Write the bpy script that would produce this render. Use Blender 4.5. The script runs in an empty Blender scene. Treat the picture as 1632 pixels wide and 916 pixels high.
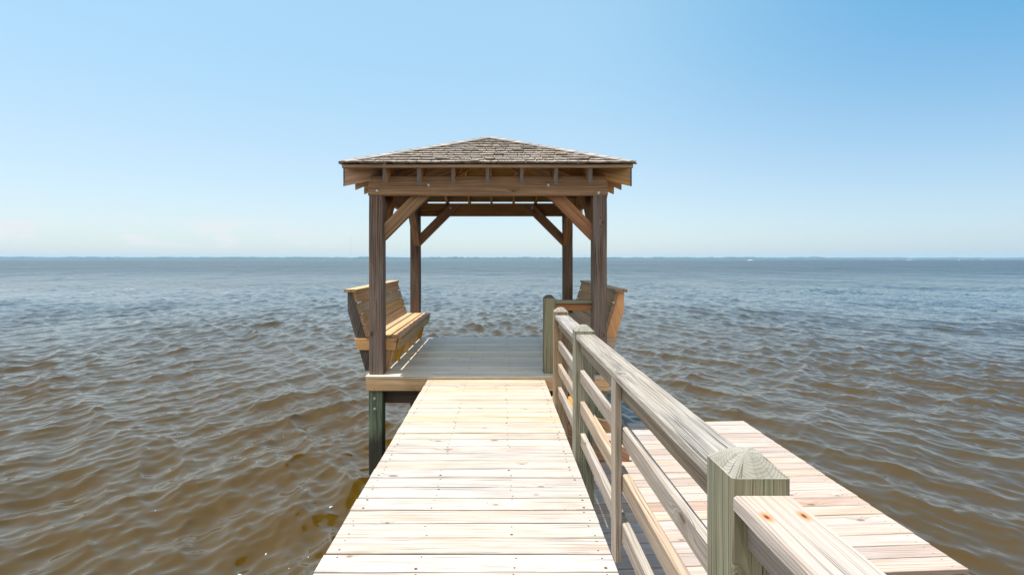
import bpy, bmesh, math, random
import numpy as np
from mathutils import Vector

random.seed(7)
np.random.seed(7)
scene = bpy.context.scene
COL = scene.collection
F, VX, VY, CZ = 771.0, 795.0, 413.0, 1.49      # focal length (px of the 1632 px photograph), vanishing point, eye height
WZ = -1.147                                    # mean water level (pier deck top is z = 0)

# ------------------------------------------------------------------ object helpers
def tag(o, label=None, cat=None, group=None, kind=None):
    if label: o['label'] = label
    if cat: o['category'] = cat
    if group: o['group'] = group
    if kind: o['kind'] = kind
    return o

def empty(name, loc, label, cat, group=None):
    o = bpy.data.objects.new(name, None)
    o.empty_display_size = 0.2
    COL.objects.link(o)
    o.location = loc
    return tag(o, label, cat, group)

class MB:
    """collects boards, prisms and discs, then links them as ONE mesh object"""
    def __init__(self):
        self.v, self.f, self.uv, self.mi, self.ac = [], [], [], [], {}

    def face(self, idx, uvs, mi=0):
        self.f.append(tuple(idx)); self.uv.append(list(uvs)); self.mi.append(mi)

    def board(self, a, b, w, t, up=(0, 0, 1), nseg=1, jit=0.0, ch=0.004, bow=0.0, wane=0.0):
        """board from a to b; w = width across, t = thickness along up; softened edges; end grain on the ends"""
        a, b = Vector(a), Vector(b)
        d = b - a
        L = d.length
        d.normalize()
        up = Vector(up)
        up = (up - d * up.dot(d)).normalized()
        side = d.cross(up)
        hw, ht = w / 2, t / 2
        sec = [(-hw + ch, -ht), (-hw * .75, -ht), (hw * .75, -ht), (hw - ch, -ht), (hw, -ht + ch), (hw, ht - ch), (hw - ch, ht), (hw * .75, ht), (-hw * .75, ht), (-hw + ch, ht), (-hw, ht - ch), (-hw, -ht + ch)]
        NS = 12
        per = [0.0]
        for i in range(NS):
            p, q = sec[i], sec[(i + 1) % NS]
            per.append(per[-1] + math.hypot(p[0] - q[0], p[1] - q[1]))
        u0, v0 = random.uniform(0, 40), random.uniform(0, 40)
        base = len(self.v)
        ph = random.uniform(0, 6.28)
        for k in range(nseg + 1):
            s = k / nseg
            c = a + d * (L * s) + up * (bow * math.sin(math.pi * s)) + side * (jit * math.sin(ph + 5 * s))
            for j, (x, y) in enumerate(sec):
                jx = random.uniform(-jit, jit) if 0 < k < nseg else 0
                jy = random.uniform(-jit, jit) * .5 if 0 < k < nseg else 0
                if wane and j in (0, 1, 11):
                    jy += wane * max(0, math.sin(ph + 9 * s) * .6 + random.uniform(-.3, .5))
                    jx += wane * .5 * max(0, math.sin(ph + 9 * s))
                self.ac[len(self.v)] = abs(x) / hw
                self.v.append(c + side * (x + jx) + up * (y + jy))
        for k in range(nseg):
            for j in range(NS):
                j2 = (j + 1) % NS
                A, B = base + k * NS, base + (k + 1) * NS
                ua, ub = u0 + L * k / nseg, u0 + L * (k + 1) / nseg
                self.face((A + j, A + j2, B + j2, B + j), [(ua, v0 + per[j]), (ua, v0 + per[j + 1]), (ub, v0 + per[j + 1]), (ub, v0 + per[j])])
        px, py = random.uniform(-.06, .06), random.uniform(.02, .12)
        e = [(x + px, y + py) for x, y in sec]
        self.face([base + j for j in reversed(range(NS))], [e[j] for j in reversed(range(NS))], 1)
        self.face([base + nseg * NS + j for j in range(NS)], e, 1)

    def prism(self, poly, axis, a0, a1, grain=None):
        """extrude a 2-D polygon: axis 'y' -> poly in (x, z); axis 'x' -> poly in (y, z); axis 'z' -> poly in (x, y)"""
        n = len(poly)
        base = len(self.v)
        def P(p, a):
            if axis == 'y': return Vector((p[0], a, p[1]))
            if axis == 'x': return Vector((a, p[0], p[1]))
            return Vector((p[0], p[1], a))
        for a in (a0, a1):
            for p in poly: self.v.append(P(p, a))
        g = Vector(grain) if grain else Vector((poly[1][0] - poly[0][0], poly[1][1] - poly[0][1]))
        g.normalize()
        h = Vector((-g[1], g[0]))
        u0, v0 = random.uniform(0, 40), random.uniform(0, 40)
        uvp = [(u0 + p[0] * g[0] + p[1] * g[1], v0 + p[0] * h[0] + p[1] * h[1]) for p in poly]
        self.face([base + i for i in range(n)], uvp)
        self.face([base + n + i for i in reversed(range(n))], [uvp[i] for i in reversed(range(n))])
        for i in range(n):
            j = (i + 1) % n
            e = Vector((poly[j][0] - poly[i][0], poly[j][1] - poly[i][1]))
            T = abs(a1 - a0)
            if abs(e.normalized().dot(g)) > .5:
                uv = [uvp[i], uvp[j], (uvp[j][0], uvp[j][1] + T), (uvp[i][0], uvp[i][1] + T)]
                self.face((base + i, base + j, base + n + j, base + n + i), uv)
            else:
                l = e.length
                self.face((base + i, base + j, base + n + j, base + n + i), [(.02, .03), (.02 + l, .03), (.02 + l, .03 + T), (.02, .03 + T)], 1)

    def quadslab(self, pts_lo, pts_hi, butt=0):
        """closed slab between two matching polygons; grain runs along the first side edge (pts[0] -> pts[-1])"""
        n = len(pts_lo)
        base = len(self.v)
        self.v += [Vector(p) for p in pts_lo] + [Vector(p) for p in pts_hi]
        o = Vector(pts_lo[0])
        gx = (Vector(pts_lo[-1]) - o)
        gx = gx.normalized() if gx.length > 1e-6 else Vector((0, 0, 1))
        ex = Vector(pts_lo[1]) - o
        ex = (ex - gx * ex.dot(gx))
        ex = ex.normalized() if ex.length > 1e-6 else Vector((1, 0, 0))
        u0, v0 = random.uniform(0, 40), random.uniform(0, 40)
        def U(p): q = Vector(p) - o; return (u0 + q.dot(gx), v0 + q.dot(ex))
        self.face([base + i for i in reversed(range(n))], [U(pts_lo[i]) for i in reversed(range(n))])
        self.face([base + n + i for i in range(n)], [U(pts_hi[i]) for i in range(n)])
        for i in range(n):
            j = (i + 1) % n
            a, b = U(pts_lo[i]), U(pts_lo[j])
            self.face((base + i, base + j, base + n + j, base + n + i), [a, b, (b[0], b[1] + .02), (a[0], a[1] + .02)], 1 if i < butt else 0)

    def disc(self, c, n, r, h, seg=8, dome=0.0):
        n = Vector(n).normalized()
        x = n.orthogonal().normalized(); y = n.cross(x)
        base = len(self.v)
        c = Vector(c)
        rings = [(r, 0.0), (r, h)] + ([(r * .55, h + dome)] if dome else [])
        for rr, hh in rings:
            for k in range(seg):
                a = 2 * math.pi * k / seg
                self.v.append(c + x * (rr * math.cos(a)) + y * (rr * math.sin(a)) + n * hh)
        for q in range(len(rings) - 1):
            for k in range(seg):
                k2 = (k + 1) % seg
                A, B = base + q * seg, base + (q + 1) * seg
                self.face((A + k, A + k2, B + k2, B + k), [(0, 0)] * 4)
        T = base + (len(rings) - 1) * seg
        self.face([T + k for k in range(seg)], [(0, 0)] * seg)

    def build(self, name, mats, parent=None, smooth=False):
        me = bpy.data.meshes.new(name)
        off = parent.matrix_world.translation if parent is not None else Vector((0, 0, 0))
        p = parent
        off = Vector((0, 0, 0))
        while p is not None:
            off = off + p.location
            p = p.parent
        me.from_pydata([tuple(v - off) for v in self.v], [], self.f)
        uvl = me.uv_layers.new(name='UVMap')
        k = 0
        for uvs in self.uv:
            for u in uvs:
                uvl.data[k].uv = u
                k += 1
        if not isinstance(mats, (list, tuple)): mats = [mats]
        if self.ac:
            at = me.attributes.new('across', 'FLOAT', 'POINT')
            at.data.foreach_set('value', [self.ac.get(i, 0.0) for i in range(len(self.v))])
        for m in mats: me.materials.append(m)
        if len(mats) > 1:
            me.polygons.foreach_set('material_index', self.mi)
        bm = bmesh.new(); bm.from_mesh(me)
        bmesh.ops.recalc_face_normals(bm, faces=bm.faces)
        bm.to_mesh(me); bm.free()
        if smooth:
            me.polygons.foreach_set('use_smooth', [True] * len(me.polygons))
        me.update()
        o = bpy.data.objects.new(name, me)
        COL.objects.link(o)
        if parent is not None: o.parent = parent
        return o

# ------------------------------------------------------------------ node helpers
class NT:
    def __init__(self, tree):
        self.t = tree
        tree.nodes.clear()
    def n(self, typ, **kw):
        nd = self.t.nodes.new(typ)
        for k, v in kw.items(): setattr(nd, k, v)
        return nd
    def link(self, a, b): self.t.links.new(a, b)
    def setin(self, sock, v):
        if isinstance(v, bpy.types.NodeSocket): self.link(v, sock)
        else: sock.default_value = v
    def math(self, op, a, b=None, c=None, clamp=False):
        nd = self.n('ShaderNodeMath', operation=op, use_clamp=clamp)
        self.setin(nd.inputs[0], a)
        if b is not None: self.setin(nd.inputs[1], b)
        if c is not None: self.setin(nd.inputs[2], c)
        return nd.outputs[0]
    def vmath(self, op, a, b=None):
        nd = self.n('ShaderNodeVectorMath', operation=op)
        self.setin(nd.inputs[0], a)
        if b is not None: self.setin(nd.inputs[1], b)
        return nd.outputs['Value'] if op in ('LENGTH', 'DISTANCE', 'DOT_PRODUCT') else nd.outputs[0]
    def comb(self, x, y, z=0.0):
        nd = self.n('ShaderNodeCombineXYZ')
        for s, v in zip(nd.inputs, (x, y, z)): self.setin(s, v)
        return nd.outputs[0]
    def noise(self, vec, scale=1.0, detail=3.0, rough=.55, dist=0.0):
        nd = self.n('ShaderNodeTexNoise')
        self.setin(nd.inputs['Vector'], vec)
        nd.inputs['Scale'].default_value = scale
        nd.inputs['Detail'].default_value = detail
        nd.inputs['Roughness'].default_value = rough
        nd.inputs['Distortion'].default_value = dist
        return nd.outputs[0]
    def ramp(self, x, lo, hi, a=0.0, b=1.0):
        nd = self.n('ShaderNodeMapRange')
        nd.interpolation_type = 'SMOOTHSTEP'
        self.setin(nd.inputs['Value'], x)
        self.setin(nd.inputs['From Min'], lo); self.setin(nd.inputs['From Max'], hi)
        nd.inputs['To Min'].default_value = a; nd.inputs['To Max'].default_value = b
        return nd.outputs[0]
    def mix(self, f, a, b, blend='MIX'):
        nd = self.n('ShaderNodeMix', data_type='RGBA', blend_type=blend)
        self.setin(nd.inputs[0], f)
        for s, v in ((nd.inputs[6], a), (nd.inputs[7], b)):
            if isinstance(v, bpy.types.NodeSocket): self.link(v, s)
            else: s.default_value = (v[0], v[1], v[2], 1)
        return nd.outputs[2]

def rgb(nt, c):
    nd = nt.n('ShaderNodeRGB'); nd.outputs[0].default_value = (*c, 1); return nd.outputs[0]

def wood(name, c1, c2, rings=60, tint=.16, hue=.5, grey=(.3, .29, .27), grey_amt=.3, knots=.3, checks=.35, fine=.35,
         bump=.25, rough=.75, blotch=None, blotch_amt=0.0, wet_z=None, rust=(), edge=0.0, spec=.3):
    m = bpy.data.materials.new(name); m.use_nodes = True
    nt = NT(m.node_tree)
    out = nt.n('ShaderNodeOutputMaterial'); bs = nt.n('ShaderNodeBsdfPrincipled')
    nt.link(bs.outputs[0], out.inputs[0])
    uv = nt.n('ShaderNodeUVMap', uv_map='UVMap').outputs[0]
    geo = nt.n('ShaderNodeNewGeometry'); oi = nt.n('ShaderNodeObjectInfo')
    r = nt.math('FRACT', nt.math('ADD', geo.outputs['Random Per Island'], oi.outputs['Random']))
    sp = nt.n('ShaderNodeSeparateXYZ'); nt.link(uv, sp.inputs[0])
    u = nt.math('ADD', sp.outputs[0], nt.math('MULTIPLY', r, 13.7))
    v = nt.math('ADD', sp.outputs[1], nt.math('MULTIPLY', r, 7.3))
    # knots
    vo = nt.n('ShaderNodeTexVoronoi', voronoi_dimensions='2D', feature='F1')
    nt.link(nt.comb(nt.math('MULTIPLY', u, 2.0), nt.math('MULTIPLY', v, 4.6)), vo.inputs['Vector'])
    vo.inputs['Scale'].default_value = 1.0
    kd = nt.math('MULTIPLY_ADD', nt.math('SUBTRACT', nt.noise(nt.comb(nt.math('MULTIPLY', u, 22.0), nt.math('MULTIPLY', v, 40.0)), 1.0, 2.0), .5), .05, vo.outputs['Distance'])
    cs = nt.n('ShaderNodeSeparateColor'); nt.link(vo.outputs['Color'], cs.inputs[0])
    on = nt.math('LESS_THAN', cs.outputs[0], knots)
    size = nt.math('MULTIPLY_ADD', nt.math('POWER', cs.outputs[1], 2.0), .06, .028)
    kmask = nt.math('MULTIPLY', on, nt.math('SUBTRACT', 1.0, nt.ramp(nt.math('DIVIDE', kd, size), .55, 1.15)))
    khalo = nt.math('MULTIPLY', on, nt.math('SUBTRACT', 1.0, nt.ramp(nt.math('DIVIDE', kd, size), .8, 4.2)))
    # warped grain
    warp = nt.noise(nt.comb(nt.math('MULTIPLY', u, 1.4), nt.math('MULTIPLY', v, 6.0)), 1.0, 2.0)
    v2 = nt.math('ADD', v, nt.math('MULTIPLY', nt.math('SUBTRACT', warp, .5), .04))
    v2 = nt.math('ADD', v2, nt.math('MULTIPLY', khalo, .035))
    g1 = nt.noise(nt.comb(nt.math('MULTIPLY', u, .8), nt.math('MULTIPLY', v2, float(rings))), 1.0, 4.0, .65)
    g2 = nt.noise(nt.comb(nt.math('MULTIPLY', u, 4.0), nt.math('MULTIPLY', v2, rings * 5.0)), 1.0, 2.0, .6)
    big = nt.noise(nt.comb(nt.math('MULTIPLY', u, 1.1), nt.math('MULTIPLY', v, 5.0), 3.3), 1.0, 3.0)
    gr = nt.ramp(g1, .40, .60)
    col = nt.mix(gr, rgb(nt, c1), rgb(nt, c2))
    gm = nt.math('MULTIPLY', nt.ramp(big, .35, .7), grey_amt)
    col = nt.mix(gm, col, rgb(nt, grey))
    if blotch:
        bb = nt.noise(nt.comb(nt.math('MULTIPLY', u, 2.3), nt.math('MULTIPLY', v, 14.0), 9.1), 1.0, 4.0, .6)
        col = nt.mix(nt.math('MULTIPLY', nt.ramp(bb, .45, .72), blotch_amt), col, rgb(nt, blotch))
    hs = nt.n('ShaderNodeHueSaturation')
    nt.link(col, hs.inputs['Color'])
    nt.link(nt.math('MULTIPLY_ADD', r, .02, hue - .01), hs.inputs['Hue'])
    r2 = nt.math('FRACT', nt.math('MULTIPLY', r, 17.31))
    nt.link(nt.math('MULTIPLY_ADD', r2, .5, .75), hs.inputs['Saturation'])
    r3 = nt.math('FRACT', nt.math('MULTIPLY', r, 5.77))
    val = nt.math('MULTIPLY_ADD', r3, 2 * tint, 1 - tint)
    val = nt.math('MULTIPLY', val, nt.math('MULTIPLY_ADD', nt.math('SUBTRACT', g2, .5), fine, 1.0))
    nt.link(val, hs.inputs['Value'])
    col = hs.outputs[0]
    kc = (c2[0] * .38, c2[1] * .26, c2[2] * .2)
    col = nt.mix(nt.math('MULTIPLY', kmask, .8), col, rgb(nt, kc))
    col = nt.mix(nt.math('MULTIPLY', khalo, .18), col, rgb(nt, tuple(x * .6 for x in c2)))
    ck = nt.noise(nt.comb(nt.math('MULTIPLY', u, 1.3), nt.math('MULTIPLY', v2, rings * 1.6), 21.0), 1.0, 2.0, .5)
    ckm = nt.math('MULTIPLY', nt.ramp(ck, .57, .66), checks)
    col = nt.mix(ckm, col, rgb(nt, tuple(x * .22 for x in c2)))
    if wet_z is not None:
        ps = nt.n('ShaderNodeSeparateXYZ'); nt.link(geo.outputs['Position'], ps.inputs[0])
        wn = nt.noise(geo.outputs['Position'], 9.0, 3.0)
        zz = nt.math('ADD', ps.outputs[2], nt.math('MULTIPLY', nt.math('SUBTRACT', wn, .5), .16))
        wet = nt.math('SUBTRACT', 1.0, nt.ramp(zz, wet_z - .14, wet_z + .16))
        col = nt.mix(nt.math('MULTIPLY', wet, .93), col, rgb(nt, (.028, .027, .018)))
    for (rx, ry) in rust:
        off = nt.vmath('SUBTRACT', geo.outputs['Position'], (rx, ry, 0))
        off = nt.vmath('MULTIPLY', off, (1.1, .6, 0))
        d = nt.math('ADD', nt.vmath('LENGTH', off), nt.math('MULTIPLY', nt.math('SUBTRACT', g1, .5), .012))
        col = nt.mix(nt.math('MULTIPLY', nt.math('SUBTRACT', 1.0, nt.ramp(d, .003, .018)), .9), col, rgb(nt, (.52, .16, .02)))
        col = nt.mix(nt.math('SUBTRACT', 1.0, nt.ramp(d, .002, .007)), col, rgb(nt, (.08, .025, .01)))
    if edge:
        at = nt.n('ShaderNodeAttribute', attribute_name='across')
        en = nt.noise(nt.comb(nt.math('MULTIPLY', u, 6.0), nt.math('MULTIPLY', v, 30.0)), 1.0, 3.0)
        em = nt.ramp(nt.math('ADD', at.outputs['Fac'], nt.math('MULTIPLY', nt.math('SUBTRACT', en, .5), .25)), .88, 1.02)
        col = nt.mix(nt.math('MULTIPLY', em, edge), col, rgb(nt, tuple(x * .35 for x in c2)))
    nt.link(col, bs.inputs['Base Color'])
    bs.inputs['Roughness'].default_value = rough
    bs.inputs['Specular IOR Level'].default_value = spec
    hgt = nt.math('SUBTRACT', nt.math('MULTIPLY_ADD', g1, .6, nt.math('MULTIPLY', g2, .4)), nt.math('MULTIPLY', ckm, .8))
    hgt = nt.math('SUBTRACT', hgt, nt.math('MULTIPLY', kmask, .4))
    bp = nt.n('ShaderNodeBump')
    bp.inputs['Strength'].default_value = bump
    bp.inputs['Distance'].default_value = .006
    nt.link(hgt, bp.inputs['Height'])
    nt.link(bp.outputs[0], bs.inputs['Normal'])
    return m

def endgrain(name, c1, c2, ring=.009, bump=.3):
    m = bpy.data.materials.new(name); m.use_nodes = True
    nt = NT(m.node_tree)
    out = nt.n('ShaderNodeOutputMaterial'); bs = nt.n('ShaderNodeBsdfPrincipled')
    nt.link(bs.outputs[0], out.inputs[0])
    uv = nt.n('ShaderNodeUVMap', uv_map='UVMap').outputs[0]
    dn = nt.noise(uv, 9.0, 2.0)
    rad = nt.math('ADD', nt.vmath('LENGTH', uv), nt.math('MULTIPLY', nt.math('SUBTRACT', dn, .5), .016))
    w = nt.math('SINE', nt.math('MULTIPLY', rad, 6.2832 / ring))
    sp = nt.n('ShaderNodeSeparateXYZ'); nt.link(uv, sp.inputs[0])
    ang = nt.math('ARCTAN2', sp.outputs[1], sp.outputs[0])
    cr = nt.noise(nt.comb(nt.math('MULTIPLY', ang, 1.3), nt.math('MULTIPLY', rad, .8)), 1.0, 3.0, .6)
    crm = nt.ramp(nt.math('ABSOLUTE', nt.math('SUBTRACT', cr, .5)), .0, .010, 1.0, 0.0)
    patch = nt.noise(uv, 9.0, 3.0)
    col = nt.mix(nt.ramp(w, .25, 1.0), rgb(nt, c1), rgb(nt, c2))
    col = nt.mix(nt.math('MULTIPLY', nt.ramp(patch, .4, .65), .6), col, rgb(nt, tuple(x * .55 for x in c1)))
    col = nt.mix(nt.math('MULTIPLY', crm, .75), col, rgb(nt, tuple(x * .2 for x in c2)))
    nt.link(col, bs.inputs['Base Color'])
    bs.inputs['Roughness'].default_value = .85
    bs.inputs['Specular IOR Level'].default_value = .2
    bp = nt.n('ShaderNodeBump'); bp.inputs['Strength'].default_value = bump; bp.inputs['Distance'].default_value = .003
    nt.link(nt.math('SUBTRACT', nt.math('MULTIPLY', w, .4), crm), bp.inputs['Height'])
    nt.link(bp.outputs[0], bs.inputs['Normal'])
    return m

def plain(name, c, rough=.6, metal=0.0, var=.15, scale=20.0):
    m = bpy.data.materials.new(name); m.use_nodes = True
    nt = NT(m.node_tree)
    out = nt.n('ShaderNodeOutputMaterial'); bs = nt.n('ShaderNodeBsdfPrincipled')
    nt.link(bs.outputs[0], out.inputs[0])
    tc = nt.n('ShaderNodeTexCoord')
    ns = nt.noise(tc.outputs['Object'], scale, 3.0)
    nt.link(nt.mix(ns, tuple(x * (1 - var) for x in c), tuple(min(1, x * (1 + var)) for x in c)), bs.inputs['Base Color'])
    bs.inputs['Roughness'].default_value = rough
    bs.inputs['Metallic'].default_value = metal
    return m

M = {}
M['pier'] = wood('pier_pine', (.52, .465, .405), (.41, .335, .265), rings=60, tint=.09, grey=(.43, .405, .375), grey_amt=.7, knots=.3, checks=.55, fine=.4, bump=.25, rough=.7, edge=.4, blotch=(.30, .225, .17), blotch_amt=.5)
M['pier_tan'] = wood('pier_tan_pine', (.50, .42, .325), (.39, .305, .215), rings=60, tint=.10, grey=(.52, .46, .37), grey_amt=.5, knots=.26, checks=.4, fine=.3, bump=.25, rough=.7, edge=.45, blotch=(.38, .27, .16), blotch_amt=.35)
M['dock'] = wood('dock_pine', (.46, .36, .29), (.36, .265, .20), rings=60, tint=.12, grey=(.42, .37, .335), grey_amt=.6, knots=.26, checks=.4, fine=.3, bump=.25, rough=.7, edge=.45, blotch=(.30, .23, .18), blotch_amt=.35)
M['platform'] = wood('platform_boards', (.74, .625, .46), (.57, .465, .33), rings=55, tint=.16, grey=(.54, .52, .47), grey_amt=.5, knots=.3, checks=.5, fine=.4, bump=.3, edge=.45, blotch=(.36, .33, .27), blotch_amt=.3, rough=.5, spec=.5)
M['rim'] = wood('rim_pine', (.55, .35, .16), (.40, .235, .10), rings=30, tint=.08, grey=(.42, .32, .21), grey_amt=.2, knots=.35, checks=.25, fine=.4)
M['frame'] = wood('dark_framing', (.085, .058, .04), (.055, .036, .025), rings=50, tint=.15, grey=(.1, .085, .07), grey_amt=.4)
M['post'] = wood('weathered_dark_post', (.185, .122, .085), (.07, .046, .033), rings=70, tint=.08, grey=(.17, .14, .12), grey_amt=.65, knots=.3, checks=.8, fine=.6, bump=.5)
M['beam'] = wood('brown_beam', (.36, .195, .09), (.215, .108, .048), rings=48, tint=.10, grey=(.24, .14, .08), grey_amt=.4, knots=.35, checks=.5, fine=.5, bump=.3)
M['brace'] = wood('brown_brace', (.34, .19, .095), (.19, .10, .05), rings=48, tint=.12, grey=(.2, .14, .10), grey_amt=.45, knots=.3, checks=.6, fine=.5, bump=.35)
M['rafter'] = wood('rafter_pine', (.50, .275, .11), (.32, .16, .06), rings=30, tint=.12, grey=(.24, .18, .135), grey_amt=.45, knots=.3, checks=.35)
M['sheath'] = wood('sheathing', (.36, .21, .09), (.22, .12, .05), rings=20, tint=.1, grey=(.16, .13, .075), grey_amt=.3, knots=.3, checks=.25)
M['shingle'] = wood('cedar_shingle', (.35, .295, .245), (.25, .205, .165), rings=60, tint=.15, grey=(.40, .36, .32), grey_amt=.4, knots=.0, checks=.5, fine=.4, bump=.4, rough=.9, blotch=(.16, .15, .10), blotch_amt=.15)
M['hipcap'] = wood('hip_cap_shingle', (.36, .315, .27), (.25, .21, .175), rings=60, tint=.2, grey=(.34, .32, .30), grey_amt=.6, knots=.0, checks=.5, fine=.5, bump=.5, rough=.9)
M['bench'] = wood('golden_bench_pine', (.58, .385, .21), (.44, .27, .13), rings=50, tint=.12, grey=(.40, .30, .195), grey_amt=.4, knots=.35, checks=.35, fine=.4, bump=.25, edge=.3)
M['benchdark'] = wood('grey_bench_frame', (.105, .09, .08), (.06, .05, .044), rings=50, tint=.1, grey=(.12, .11, .105), grey_amt=.5, checks=.5)
M['benchleg'] = wood('amber_bench_leg', (.54, .31, .10), (.40, .21, .06), rings=40, tint=.12, grey=(.42, .28, .13), grey_amt=.25, knots=.3, checks=.3)
M['amber'] = wood('amber_bench_end', (.66, .33, .055), (.52, .24, .04), rings=40, tint=.05, grey=(.5, .29, .10), grey_amt=.15, knots=.3, checks=.3)
M['benchgrey'] = wood('greying_bench_pine', (.54, .375, .21), (.39, .26, .135), rings=50, tint=.12, grey=(.38, .32, .245), grey_amt=.5, knots=.3, checks=.35, edge=.3)
M['rail'] = wood('silvered_rail', (.45, .355, .265), (.26, .19, .135), rings=110, tint=.10, grey=(.38, .33, .28), grey_amt=.45, knots=.3, checks=.7, fine=.6, bump=.5, edge=.3)
M['cap'] = wood('silvered_cap', (.40, .36, .315), (.25, .215, .18), rings=130, tint=.05, grey=(.36, .34, .32), grey_amt=.5, knots=.35, checks=1.0, fine=.7, bump=.7, blotch=(.13, .125, .115), blotch_amt=.6)
M['newcap'] = wood('pale_cap', (.46, .405, .345), (.36, .30, .245), rings=150, tint=.05, grey=(.40, .385, .37), grey_amt=.5, knots=.1, checks=.7, fine=.5, bump=.4, rust=((.600, 1.083), (.686, 1.088)))
M['greenpost'] = wood('green_treated_post', (.26, .25, .17), (.14, .125, .08), rings=115, tint=.06, grey=(.235, .205, .155), grey_amt=.65, knots=.3, checks=.9, fine=.7, bump=.6, blotch=(.19, .245, .165), blotch_amt=.35, wet_z=-.85)
M['graypost'] = wood('grey_brown_post', (.31, .235, .16), (.15, .11, .07), rings=70, tint=.06, grey=(.24, .215, .16), grey_amt=.5, knots=.3, checks=.8, fine=.7, bump=.5, blotch=(.2, .21, .12), blotch_amt=.35, wet_z=-.85)
M['pile'] = wood('green_pile', (.17, .205, .145), (.085, .11, .075), rings=32, tint=.06, grey=(.16, .165, .12), grey_amt=.4, knots=.3, checks=.7, fine=.6, bump=.5, wet_z=-.70)
M['end_pale'] = endgrain('end_grain_pale', (.42, .37, .28), (.24, .20, .14))
M['end_top'] = endgrain('end_grain_post_top', (.34, .32, .265), (.25, .23, .185), ring=.0065, bump=.2)
M['end_dark'] = endgrain('end_grain_dark', (.15, .135, .125), (.075, .065, .06))
M['end_butt'] = endgrain('end_grain_shingle_butt', (.16, .13, .10), (.09, .075, .055))
M['end_warm'] = endgrain('end_grain_warm', (.34, .22, .12), (.21, .12, .06))
M['steel'] = plain('galvanised_steel', (.45, .46, .47), .45, .8)
M['nail'] = plain('rusty_nail', (.13, .065, .035), .8, .2, .4, 60)
M['white'] = plain('white_gelcoat', (.8, .8, .8), .3)
M['tint_glass'] = plain('tinted_windscreen', (.05, .07, .09), .1)
M['motor'] = plain('outboard_cowl', (.04, .04, .045), .35)
M['wake'] = plain('white_wake', (.8, .82, .84), .8)
M['foam'] = plain('foam', (.5, .5, .47), .8)
M['mast'] = plain('mast_steel', (.4, .38, .38), .6)
M['leaf'] = plain('far_foliage', (.03, .055, .04), .9, 0, .6, .02)
M['sand'] = plain('shore_ground', (.25, .22, .16), .9, 0, .3, .05)

WOOD = lambda k, e='end_pale': [M[k], M[e]]

# ------------------------------------------------------------------ pier walkway
PX0, PX1 = -.882, .570
pier = empty('pier_walkway', (-.156, 3, 0), 'sunbleached pale plank walkway running from the viewer to the shingle roofed gazebo', 'pier')
mb = MB(); nails = MB(); tan = MB()
y = 5.995
joists_x = (PX0 + .06, -.40, .08, PX1 - .06)
while y > -.8:
    w = .135 + random.uniform(-.002, .002)
    gap = random.choice((.004, .006, .007, .009, .012))
    c = y - w / 2
    ex = random.uniform(-.003, .003)
    z = -.019 + random.uniform(-.0022, .0008)
    tw = random.uniform(-.0022, .0022)
    bd = tan if c > 4.25 else mb
    bd.board((PX0 + ex, c + tw, z), (PX1 + random.uniform(-.003, .0), c - tw, z), w, .038, nseg=6, jit=.0009, ch=.003, bow=random.uniform(-.001, .002))
    for jx in joists_x:
        for s in (-.042, .042):
            if random.random() < .93:
                nails.disc((jx + random.uniform(-.012, .012), c + s + random.uniform(-.01, .01), z + .0185), (0, 0, 1), random.choice((.0045, .005, .006, .0085)), .0016, 7)
    y -= w + gap
mb.build('decking', WOOD('pier'), pier)
tag(tan.build('decking', WOOD('pier_tan'), pier), 'tanner planks next to the gazebo')
tag(nails.build('nail_heads', M['nail'], pier), kind='stuff')
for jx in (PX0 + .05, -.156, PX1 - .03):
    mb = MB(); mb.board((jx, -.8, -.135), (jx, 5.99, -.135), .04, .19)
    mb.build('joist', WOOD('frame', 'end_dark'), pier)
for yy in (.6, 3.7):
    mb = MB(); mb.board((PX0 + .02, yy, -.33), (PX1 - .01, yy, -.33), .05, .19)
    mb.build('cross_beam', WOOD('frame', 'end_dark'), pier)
    mb = MB(); mb.board((PX0 + .12, yy + .1, -2.6), (PX0 + .12, yy + .1, -.24), .14, .14, up=(0, 1, 0))
    mb.build('pile', WOOD('pile', 'end_dark'), pier)

# ------------------------------------------------------------------ gazebo platform
GX0, GX1, GY0, GY1, GZ = -1.655, 1.375, 6.0, 9.06, .040
plat = empty('gazebo_platform', ((GX0 + GX1) / 2, (GY0 + GY1) / 2, 0), 'square grey plank platform on green piles that carries the gazebo and benches', 'deck')
mb = MB(); nails = MB()
nb = 21; pitch = (GY1 - GY0) / nb
for i in range(nb):
    c = GY0 + pitch * (i + .5)
    z = GZ - .019 + random.uniform(-.0035, .0)
    mb.board((GX0, c, z), (GX1, c, z), pitch - random.choice((.006, .008, .011, .014)), .038, nseg=8, jit=.0012, ch=.004, bow=random.uniform(-.001, .002))
    for jx in (-1.5, -.95, -.40, .15, .70, 1.25):
        for s in (-.04, .04):
            nails.disc((jx, c + s, z + .0185), (0, 0, 1), .005, .0016, 6)
mb.build('decking', WOOD('platform', 'end_warm'), plat)
tag(nails.build('nail_heads', M['nail'], plat), kind='stuff')
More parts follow.
